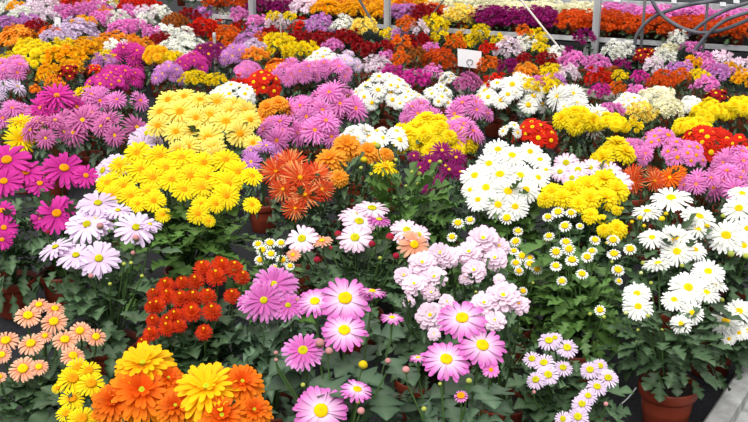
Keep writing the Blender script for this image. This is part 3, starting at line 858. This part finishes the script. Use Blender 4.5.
def bench_pt(u, back):
    """the point on the bench that shows at picture column u, so far behind the rail"""
    a = RAIL_A + BK * back
    d = ray(u, 0)
    k = d.x / d.y
    # a.x + t*AX.x = k*(a.y + t*AX.y)
    t = (k * a.y - a.x) / (AX.x - k * AX.y)
    return a + AX * t


for row in MID.split():
    a = row.split(',')
    x, y, hw, hh = [float(q) for q in a[:4]]
    ht = .36 if y > 45 else .33
    if x > 236:
        for ht in (ht, .40, .44, .48):          # taller kinds stand nearer, clear of the bench
            p = at_z(x, y, ht - .06)
            if (p - RAIL_A).dot(BK) < -(hw * .8 / px_scale(p) + .03):
                break
    clump(x, y, hw, hh, a[4], a[5], float(a[6]), h=ht)


def bench_row(back, runs, step, rad, h, bd, rank):
    for (u0, u1, col, form) in runs:
        a, b = bench_pt(u0, back), bench_pt(u1, back)
        n = max(1, round((b - a).length / step))
        for i in range(n):
            p = a.lerp(b, (i + .5) / n)
            root = plant_root(form, Vector((p.x, p.y, BENCH_Z)), GROUPS[FORM_NAME[form]])
            add_pot(root, .7, soil=False)
            s = R.uniform(.94, 1.08)
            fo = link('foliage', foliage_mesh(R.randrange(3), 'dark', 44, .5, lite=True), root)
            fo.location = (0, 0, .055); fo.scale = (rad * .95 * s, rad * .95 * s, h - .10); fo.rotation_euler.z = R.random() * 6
            bo = link('blossoms', blossoms_dome(form, col, 70, .23, R.randrange(3)), root)
            c = .10
            bo.location = (0, 0, h - c); bo.scale = (rad * s, rad * s, c * R.uniform(.9, 1.15)); bo.rotation_euler.z = R.random() * 6
            pr = ray(0, 0)
            dd = Vector((p.x, p.y, BENCH_Z + h - c)) - CAM
            u = 374 + F_PX * dd.dot(RT) / dd.dot(FW); v = 211 - F_PX * dd.dot(UP) / dd.dot(FW)
            PLANTS.append(dict(o=root, x=u, y=v, hw=rad * s * F_PX / dd.dot(FW), desc=PAL[col][3], zone='bench', col=col, short=PAL[col][3], rank=rank))


bench_row(.14, [(252, 296, 'dp', 'p'), (296, 312, 'pp', 'p'), (312, 396, 'go', 'p'), (396, 412, 'll', 'p'), (412, 436, 'dr', 'p'), (447, 478, 'py', 'p'), (478, 560, 'dp', 'p'), (560, 760, 'ru', 'p')], .25, .145, .19, 4, 'front row')
bench_row(.42, [(206, 262, 'ru', 'p'), (262, 300, 'cr', 'p'), (300, 392, 'am', 'p'), (392, 446, 'or', 'p'), (446, 478, 'wh', 'p'), (478, 560, 'dp', 'p'), (560, 760, 'ru', 'p')], .29, .165, .175, 4, 'second row')
bench_row(.74, [(168, 250, 'wh', 'p'), (250, 330, 'pp', 'p'), (330, 430, 'go', 'p'), (430, 600, 'cr', 'p'), (600, 760, 'pk', 'p')], .34, .19, .19, 4, 'third row')
bench_row(1.06, [(420, 600, 'cr', 'p'), (600, 760, 'pk', 'p')], .36, .20, .18, 4, 'fourth row')
# ------------------------------------------------------------------ labels: what sets each plant of the beds apart from those like it
def neighbours(p):
    def best(test, cost):
        c = [(cost(q), i) for i, q in enumerate(PLANTS) if q is not p and test(q)]
        return PLANTS[min(c)[1]]['short'] if c else None
    w = max(26, p['hw'] * 1.7)
    return {
        'front': best(lambda q: abs(q['x'] - p['x']) < w and 3 < q['y'] - p['y'] < 90, lambda q: (q['y'] - p['y']) + abs(q['x'] - p['x']) * .8),
        'behind': best(lambda q: abs(q['x'] - p['x']) < w and 3 < p['y'] - q['y'] < 90, lambda q: (p['y'] - q['y']) + abs(q['x'] - p['x']) * .8),
        'left': best(lambda q: abs(q['y'] - p['y']) < 14 and 6 < p['x'] - q['x'] < 130, lambda q: (p['x'] - q['x']) + abs(q['y'] - p['y']) * 2.5),
        'right': best(lambda q: abs(q['y'] - p['y']) < 14 and 6 < q['x'] - p['x'] < 130, lambda q: (q['x'] - p['x']) + abs(q['y'] - p['y']) * 2.5),
    }


KINDW = {'daisy_chrysanthemum': 'daisy', 'spider_chrysanthemum': 'spider', 'double_chrysanthemum': 'double', 'pompon_chrysanthemum': 'pompon', 'button_chrysanthemum': 'button'}
ORD = ['', 'first', 'second', 'third', 'fourth', 'fifth', 'sixth', 'seventh', 'eighth', 'ninth', 'tenth', 'eleventh', 'twelfth', 'thirteenth', 'fourteenth', 'fifteenth', 'sixteenth']


def stem_name(o):
    return o.name.split('.')[0]


auto = [p for p in PLANTS if p['desc'] and p['zone'] == 'bed']
for p in auto:
    p['nb'] = neighbours(p)
    p['key'] = p['desc'] + ' ' + KINDW[stem_name(p['o'])]
PHR = {'front': 'behind {}', 'behind': 'in front of {}', 'left': 'right of {}', 'right': 'left of {}'}
COMBOS = [('left', 'right', 'front'), ('left', 'right', 'behind'), ('left', 'right'), ('front', 'behind'), ('front', 'left'), ('front', 'right'), ('behind', 'left'), ('behind', 'right'), ('front',), ('behind',)]


def region(p):
    if abs(p['x'] - 469) < 40 and abs(p['y'] - 58) < 26:
        return 'near the white card'
    if p['x'] > 236 and 0 < p['y'] - (15.5 + (p['x'] - 236) * .0592) < 16:
        return 'under the bench rail'
    x = 'left' if p['x'] < 187 else 'centre left' if p['x'] < 374 else 'centre right' if p['x'] < 561 else 'right'
    return ('far ' if p['y'] < 45 else 'middle ' if p['y'] < 95 else 'near ') + x


def phrase(nb, cb):
    out = []
    if 'left' in cb and 'right' in cb:
        out.append('between %s and %s' % (nb['left'], nb['right']) if nb['left'] != nb['right'] else 'between two %s' % nb['left'])
        cb = [c for c in cb if c not in ('left', 'right')]
    return ', '.join(out + [PHR[c].format(nb[c]) for c in cb])


for p in auto:
    p['reg'] = region(p)
same_kind = {}
for p in auto:
    same_kind.setdefault(p['key'], []).append(p)
for key, ps in same_kind.items():
    left = []
    for p in ps:
        lab = None
        for cb in COMBOS:
            if any(p['nb'][c] is None for c in cb):
                continue
            if sum(1 for q in ps if q['reg'] == p['reg'] and all(q['nb'][c] == p['nb'][c] for c in cb)) == 1:
                s = '%s chrysanthemum, %s, %s plants' % (key, p['reg'], phrase(p['nb'], cb))
                if len(s.split()) <= 16:
                    lab = s
                    break
        if lab:
            p['o']['label'] = lab
        else:
            left.append(p)
    for p in left:
        mates = sorted(q['x'] for q in ps if q['reg'] == p['reg'])
        p['o']['label'] = '%s chrysanthemum, %s, %s from the left of its kind there' % (key, p['reg'], ORD[mates.index(p['x']) + 1])
bench = [p for p in PLANTS if p['zone'] == 'bench']
runs = {}
for p in bench:
    runs.setdefault((p['rank'], p['desc']), []).append(p)
for (rank, desc), ps in runs.items():
    ps.sort(key=lambda q: q['x'])
    for i, p in enumerate(ps):
        p['o']['label'] = ('%s pompon chrysanthemum, %s from the left among those in the back bench %s' % (desc, ORD[i + 1], rank)) if len(ps) > 1 else \
            'the only %s pompon chrysanthemum in the back bench %s' % (desc, rank)

# ------------------------------------------------------------------ setting
mb = MB()
lo, n = (-9.0, 1.5), 2
mb.add([(-12, -2, 0), (10, -2, 0), (10, 22, 0), (-12, 22, 0)], [WHITE] * 4, [(0, 1, 2, 3)])
link('floor', mb.mesh('floor', [M_CLOTH], False), kind='structure')

# concrete kerb in the near right corner: a lip, and a lower ledge beside it
K0, K1 = at_z(701, 422, .06), at_z(746, 356, .06)
kd = (K1 - K0).normalized(); kn = Vector((kd.y, -kd.x, 0))
mb = MB()
prof = [(0, 0), (0, .05), (.008, .06), (.05, .06), (.056, .054), (.058, .025), (.10, .025), (.104, 0)]
vs = []
for s in (-1.2, 5.0):
    for a, z in prof:
        q = K0 + kd * s + kn * a
        vs.append((q.x, q.y, z))
m = len(prof)
fs = [(i, i + 1, m + i + 1, m + i) for i in range(m - 1)] + [tuple(range(m))[::-1], tuple(range(m, 2 * m))]
mb.add(vs, [WHITE] * len(vs), fs)
link('trim_1', mb.mesh('kerb', [M_CONC], False), kind='structure')

# weathered board laid across the beds
def board(name, u0, v0, u1, v1, z, wdt, th, label):
    a, b = at_z(u0, v0, z), at_z(u1, v1, z)
    d = (b - a); L2 = d.length / 2; d.normalize()
    s = Vector((-d.y, d.x, 0))
    root = bpy.data.objects.new(name, None); C.objects.link(root)
    mid = (a + b) / 2
    root.location = (mid.x, mid.y, 0)
    root['label'] = label; root['category'] = 'board'; root['group'] = 'boards along the bed edges'
    mb = MB()
    box_mb(mb, (0, 0, z), d * L2, s * wdt / 2, Vector((0, 0, th / 2)))
    o = link('plank', mb.mesh('plank', [M_WOOD], False), root)
    bv = o.modifiers.new('Bevel', 'BEVEL'); bv.width = .004; bv.segments = 2
    for t in (-.85, .85):
        mb = MB()
        c = d * L2 * t
        box_mb(mb, (c.x, c.y, (z - th / 2) / 2), d * .02, s * .02, Vector((0, 0, (z - th / 2) / 2)))
        link('leg', mb.mesh('leg', [M_WOOD], False), root)


board('bed_board', 404, 71, 466, 80, .20, .03, .03, 'grey weathered board showing under the white card')
board('bed_board', 566, 90, 650, 102, .24, .04, .045, 'grey weathered board beside rust orange and white plants')


# rails and posts of the bench
def bench():
    root = bpy.data.objects.new('plant_bench', None); C.objects.link(root)
    root.location = RAIL_A + BK * .6 - Vector((0, 0, RAIL_A.z))
    root['label'] = 'long raised grey steel bench carrying the far rows of pots'; root['category'] = 'bench'
    o0 = root.location.copy()

    def loc(p):
        return Vector(p) - o0
    ext0, ext1 = -.25, LEN + 1.2
    mb = MB()
    mid = RAIL_A + AX * (ext0 + ext1) / 2
    c = loc(mid); c.z = BENCH_Z + .01
    box_mb(mb, c, AX * (ext1 - ext0) / 2, BK * .014, Vector((0, 0, .017)))
    link('front_rail', mb.mesh('front_rail', [M_STEEL], False), root)
    mb = MB()
    c2 = loc(mid + BK * 1.92); c2.z = BENCH_Z + .01
    box_mb(mb, c2, AX * (ext1 - ext0) / 2, BK * .014, Vector((0, 0, .017)))
    link('back_rail', mb.mesh('back_rail', [M_STEEL], False), root)
    mb = MB()
    c = loc(mid + BK * .96); c.z = BENCH_Z - .012
    box_mb(mb, c, AX * (ext1 - ext0) / 2, BK * .945, Vector((0, 0, .011)))
    link('bench_tray', mb.mesh('bench_tray', [M_CLOTH], False), root)
    k = 0
    t = ext0 + .3
    while t < ext1:
        for bk in (.05, 1.87):
            mb = MB()
            q = loc(RAIL_A + AX * t + BK * bk)
            box_mb(mb, (q.x, q.y, (BENCH_Z - .023) / 2), AX * .018, BK * .018, Vector((0, 0, (BENCH_Z - .023) / 2)))
            link('leg', mb.mesh('leg', [M_STEEL], False), root)
        t += 1.6


bench()


def post(name, u, v, off, r, label, h=2.6, cat='post', mat=None, grp='steel posts by the back bench', lean=(0, 0), square=False):
    """off: distance in front of (minus) or behind the rail"""
    p = bench_pt(u, off)
    root = bpy.data.objects.new(name, None); C.objects.link(root)
    root.location = (p.x, p.y, 0)
    root['label'] = label; root['category'] = cat
    root['group'] = grp
    mb = MB()
    if square:
        box_mb(mb, (0, 0, h / 2), AX * r, BK * r, Vector((0, 0, h / 2)))
    else:
        tube_mb(mb, [(0, 0, 0), (lean[0] * .5, lean[1] * .5, h / 2), (lean[0], lean[1], h)], r, 14)
    o = link('pole', mb.mesh('pole', [mat or M_STEEL], not square), root)
    if square:
        bv = o.modifiers.new('Bevel', 'BEVEL'); bv.width = .004; bv.segments = 2
    mb = MB()
    lathe_mb(mb, [(.001, .012), (r * 1.9, .012), (r * 2.0, .008), (r * 2.0, 0)], 16)
    link('base_plate', mb.mesh('base_plate', [M_STEEL]), root)
    return root


post('steel_post', 598, 30, -.05, .025, 'thick grey post before the rust orange row', square=True)
post('steel_post', 387.5, 20, -.05, .024, 'thick grey post between the yellow and lilac rows', square=True)
post('steel_post', 252, 10, -.05, .026, 'thick grey post beside the far deep purple row', square=True)
post('thin_post', 645, 30, -.07, .011, 'thin grey pole crossing the rust orange row, below the hoses', grp='thin poles by the back bench')
post('thin_post', 708, 30, -.09, .010, 'thin grey pole nearest the right frame edge, behind the hoses', grp='thin poles by the back bench')


def stake(u, v0, v1, z0u, r, label):
    """a short stake between two heights of the picture at a column"""
    base = at_z(u, z0u, 0.0)
    k = px_scale(base)
    top = base.copy()
    n = Vector((0, base.y, 0)).normalized()
    tp = at_plane(u, v0, base, n)
    root = bpy.data.objects.new('stake', None); C.objects.link(root)
    root.location = base; root['label'] = label; root['category'] = 'stake'; root['group'] = 'stakes in the beds'
    mb = MB()
    tube_mb(mb, [(0, 0, 0), (0, 0, tp.z - .006)], r, 10)
    link('pole', mb.mesh('pole', [M_WOOD]), root)
    mb = MB()
    lathe_mb(mb, [(r * 1.15, tp.z - .03), (r * 1.15, tp.z), (r * .5, tp.z + .004), (.001, tp.z + .004)], 12)
    link('cap', mb.mesh('cap', [M_STEEL]), root)


stake(217, 33, 47, 90, .011, 'short grey wooden stake among the orange and scarlet pompons')
stake(282, 14, 22, 72, .006, 'short thin stake beside the small yellow plants under the rail')


# slanting pale pole, slanting struts, hoses: laid on the upright plane of the bench front
def on_front(u, v, off):
    p = RAIL_A + BK * off
    return at_plane(u, v, p, BK)


def bez(pts, n=10):
    """smooth path through points"""
    out = []
    P = [pts[0]] + list(pts) + [pts[-1]]
    for i in range(1, len(P) - 2):
        for k in range(n):
            t = k / n
            p0, p1, p2, p3 = P[i - 1], P[i], P[i + 1], P[i + 2]
            out.append(.5 * ((2 * p1) + (p2 - p0) * t + (2 * p0 - 5 * p1 + 4 * p2 - p3) * t * t + (3 * p1 - p0 - 3 * p2 + p3) * t ** 3))
    out.append(pts[-1])
    return out


def rod(name, pts, r, mat, label, cat, grp=None, n=10):
    o0 = Vector(pts[-1])
    mb = MB()
    tube_mb(mb, [Vector(p) - o0 for p in pts], r, n)
    o = link(name, mb.mesh(name, [mat]))
    o.location = o0
    o['label'] = label; o['category'] = cat
    if grp:
        o['group'] = grp
    return o


a, b = on_front(521, 0, -.25), on_front(564, 54, -.25)
d = (a - b).normalized()
b2 = b - d * (b.z / d.z)
rod('slanting_pole', [a + d * 1.2, a, b, b2], .008, M_PALE, 'pale slanting pole leaning over the deep purple row', 'pole', n=8)
a, b = on_front(359, -1, -.12), on_front(374, 25, -.12)
d = (a - b).normalized()
rod('brace_strut', [a + d * .8, a, b, b - d * .04], .011, M_HOSE, 'dark slanting strut before the golden yellow row', 'strut', 'slanting struts at the rail', n=8)
a, b = on_front(442, 2, -.12), on_front(428, 20, -.12)
d = (a - b).normalized()
rod('brace_strut', [a + d * .8, a, b, b - d * .1], .006, M_HOSE, 'thin dark slanting strut beside the pale yellow plants', 'strut', 'slanting struts at the rail', n=8)
HOSES = [
    ([(634, 58), (635, 42), (638, 33), (648, 21), (664, 12), (688, 5), (712, 1), (740, -6)], -.14, 'grey hose arching from the ground up behind the thin pole'),
    ([(650, -8), (653, 2), (659, 12), (671, 22), (687, 30), (706, 33), (728, 28), (752, 18)], -.20, 'grey hose hanging in the lowest loop across the rust orange row'),
    ([(678, 46), (687, 37), (702, 24), (718, 14), (734, 7), (752, 2)], -.17, 'grey hose climbing steeply under the highest arch'),
    ([(694, 52), (699, 45), (710, 32), (726, 20), (752, 11)], -.24, 'grey hose nearest the right frame edge, crossing the low loop'),
]
for pts, off, lab in HOSES:
    rod('water_hose', bez([on_front(u, v, off) for u, v in pts], 8), .0135, M_HOSE, lab, 'hose', 'hoses by the back bench')


# white cards
def card(name, corners, base_v, label, group, wire=True, off=None, plane=None):
    u = sum(c[0] for c in corners) / 4
    if plane is None:
        base = at_z(u, base_v, 0)
        nrm = Vector((0, 1, 0)) + Vector((0, 0, .0))
        pts = [at_plane(c[0], c[1], base, nrm) for c in corners]
    else:
        base = plane[0]
        pts = [at_plane(c[0], c[1], plane[0], plane[1]) for c in corners]
        nrm = plane[1]
    c = sum(pts, Vector()) / 4
    root = bpy.data.objects.new(name, None); C.objects.link(root)
    root.location = (c.x, c.y, 0) if wire else c
    root['label'] = label; root['category'] = 'card'
    root['group'] = group
    o0 = root.location
    mb = MB()
    th = nrm.normalized() * .0015
    vs = [p - o0 - th for p in pts] + [p - o0 + th for p in pts]
    mb.add(vs, [WHITE] * 8, [(0, 1, 2, 3), (7, 6, 5, 4), (0, 4, 5, 1), (1, 5, 6, 2), (2, 6, 7, 3), (3, 7, 4, 0)])
    link('card_face', mb.mesh('card_face', [M_CARD], False), root)
    if wire:
        bot = (pts[2] + pts[3]) / 2 - o0
        s = (pts[2] - pts[3]).length
        y = -nrm.normalized() * .004
        loop = [bot + y + Vector((.13 * s * math.sin(t), 0, .24 * s + .12 * s * math.cos(t))) for t in [k / 10 * 5.6 + 3.5 for k in range(11)]]
        mb = MB()
        tube_mb(mb, [Vector((bot.x, bot.y + y.y, 0)), Vector((bot.x, bot.y + y.y, bot.z * .6)), bot + y] + loop, .003, 6)
        link('wire_stake', mb.mesh('wire_stake', [M_WIRE]), root)


card('plant_card', [(457.5, 48.5), (481.5, 51.5), (481, 69), (458, 66)], 112, 'blank white card on a wire stake among the orange pompons', 'white cards on stakes')
card('plant_card', [(54.5, 17), (60.5, 18), (60.5, 27), (54.5, 26)], 62, 'small white card on a stake behind the pale lilac pompons', 'white cards on stakes')

# far bench rim with its row of price cards, and the dark bed behind it
F0, F1 = at_z(596, 3.0, .36), at_z(760, 9.5, .36)
FX = (F1 - F0); FL = FX.length; FX.normalize(); FB = Vector((-FX.y, FX.x, 0))
if FB.y < 0:
    FB = -FB
root = bpy.data.objects.new('plant_bench', None); C.objects.link(root)
fm = F0 + FX * FL * .5
root.location = (fm.x, fm.y, 0)
root['label'] = 'grey bench at the back with white cards along its rim'; root['category'] = 'bench'
mb = MB()
box_mb(mb, (0, 0, .36), FX * (FL * .5 + .6), FB * .02, Vector((0, 0, .035)))
link('front_rail', mb.mesh('front_rail', [M_STEEL], False), root)
mb = MB()
c = FB * .62
box_mb(mb, (c.x, c.y, .31), FX * (FL * .5 + .6), FB * .6, Vector((0, 0, .02)))
link('bench_tray', mb.mesh('bench_tray', [M_CLOTH], False), root)
for t in (-1.1, 0, 1.1):
    for bk in (.05, 1.15):
        mb = MB()
        c = FX * t + FB * bk
        box_mb(mb, (c.x, c.y, .145), FX * .02, FB * .02, Vector((0, 0, .145)))
        link('leg', mb.mesh('leg', [M_STEEL], False), root)
names = ['leftmost card on the rim', 'card just right of the thin pole', 'card above the hose arch', 'card left of the middle hose crossing', 'card between two hoses', 'card by the pole nearest the frame edge', 'card at the right end of the rim']
for i, (u, v, w, hgt) in enumerate([(617, 0, 7, 3.5), (661.5, 5.5, 6, 4.5), (674, 1, 5, 4), (684, 8, 6, 4.5), (700.5, 4, 6, 4.5), (723, 4, 6, 4), (736.5, 1, 6, 4)]):
    pl = (F0 - FB * .03, FB)
    card('price_card', [(u - w / 2, v - hgt / 2), (u + w / 2, v - hgt / 2 + .4), (u + w / 2, v + hgt / 2 + .4), (u - w / 2, v + hgt / 2)], 0,
         'small white price card on the far bench, ' + names[i], 'price cards on the far bench rim', wire=False, plane=pl)

# white twine on the cloth
rod('twine', bez([at_z(u, v, .006) for u, v in [(86, 365), (96, 363), (110, 357)]], 6), .0022, M_CARD, 'white twine on black cloth beside the yellow pompons', 'twine', 'scraps of twine on the cloth', 6)
rod('twine', bez([at_z(u, v, .006) for u, v in [(484, 390), (498, 383), (512, 372)]], 6), .0022, M_CARD, 'white twine on black cloth below the rose pink daisies', 'twine', 'scraps of twine on the cloth', 6)
rod('twine', bez([at_z(u, v, .006) for u, v in [(620, 405), (628, 398), (636, 388)]], 6), .0022, M_CARD, 'white twine on black cloth beside the terracotta pot', 'twine', 'scraps of twine on the cloth', 6)

# ------------------------------------------------------------------ light
w = bpy.data.worlds.new('world'); bpy.context.scene.world = w
w.use_nodes = True
nt = w.node_tree
bg = nt.nodes['Background'] if 'Background' in nt.nodes else nt.nodes.new('ShaderNodeBackground')
tc = nt.nodes.new('ShaderNodeTexCoord'); sx = nt.nodes.new('ShaderNodeSeparateXYZ'); rp = nt.nodes.new('ShaderNodeValToRGB')
nt.links.new(tc.outputs['Generated'], sx.inputs[0]); nt.links.new(sx.outputs['Z'], rp.inputs['Fac'])
rp.color_ramp.elements[0].color = (.5, .51, .53, 1); rp.color_ramp.elements[0].position = 0
rp.color_ramp.elements[1].color = (1, 1, 1, 1); rp.color_ramp.elements[1].position = .7
nt.links.new(rp.outputs['Color'], bg.inputs['Color'])
bg.inputs['Strength'].default_value = 1.15
sd = bpy.data.lights.new('soft_daylight', 'SUN'); sd.energy = 3.2; sd.angle = math.radians(50); sd.color = (1, .98, .95)
so = bpy.data.objects.new('soft_daylight', sd); C.objects.link(so)
so.rotation_euler = (math.radians(30), math.radians(-14), 0)
sc = bpy.context.scene
sc.view_settings.view_transform = 'Standard'
sc.view_settings.look = 'None'
sc.view_settings.exposure = 0.0
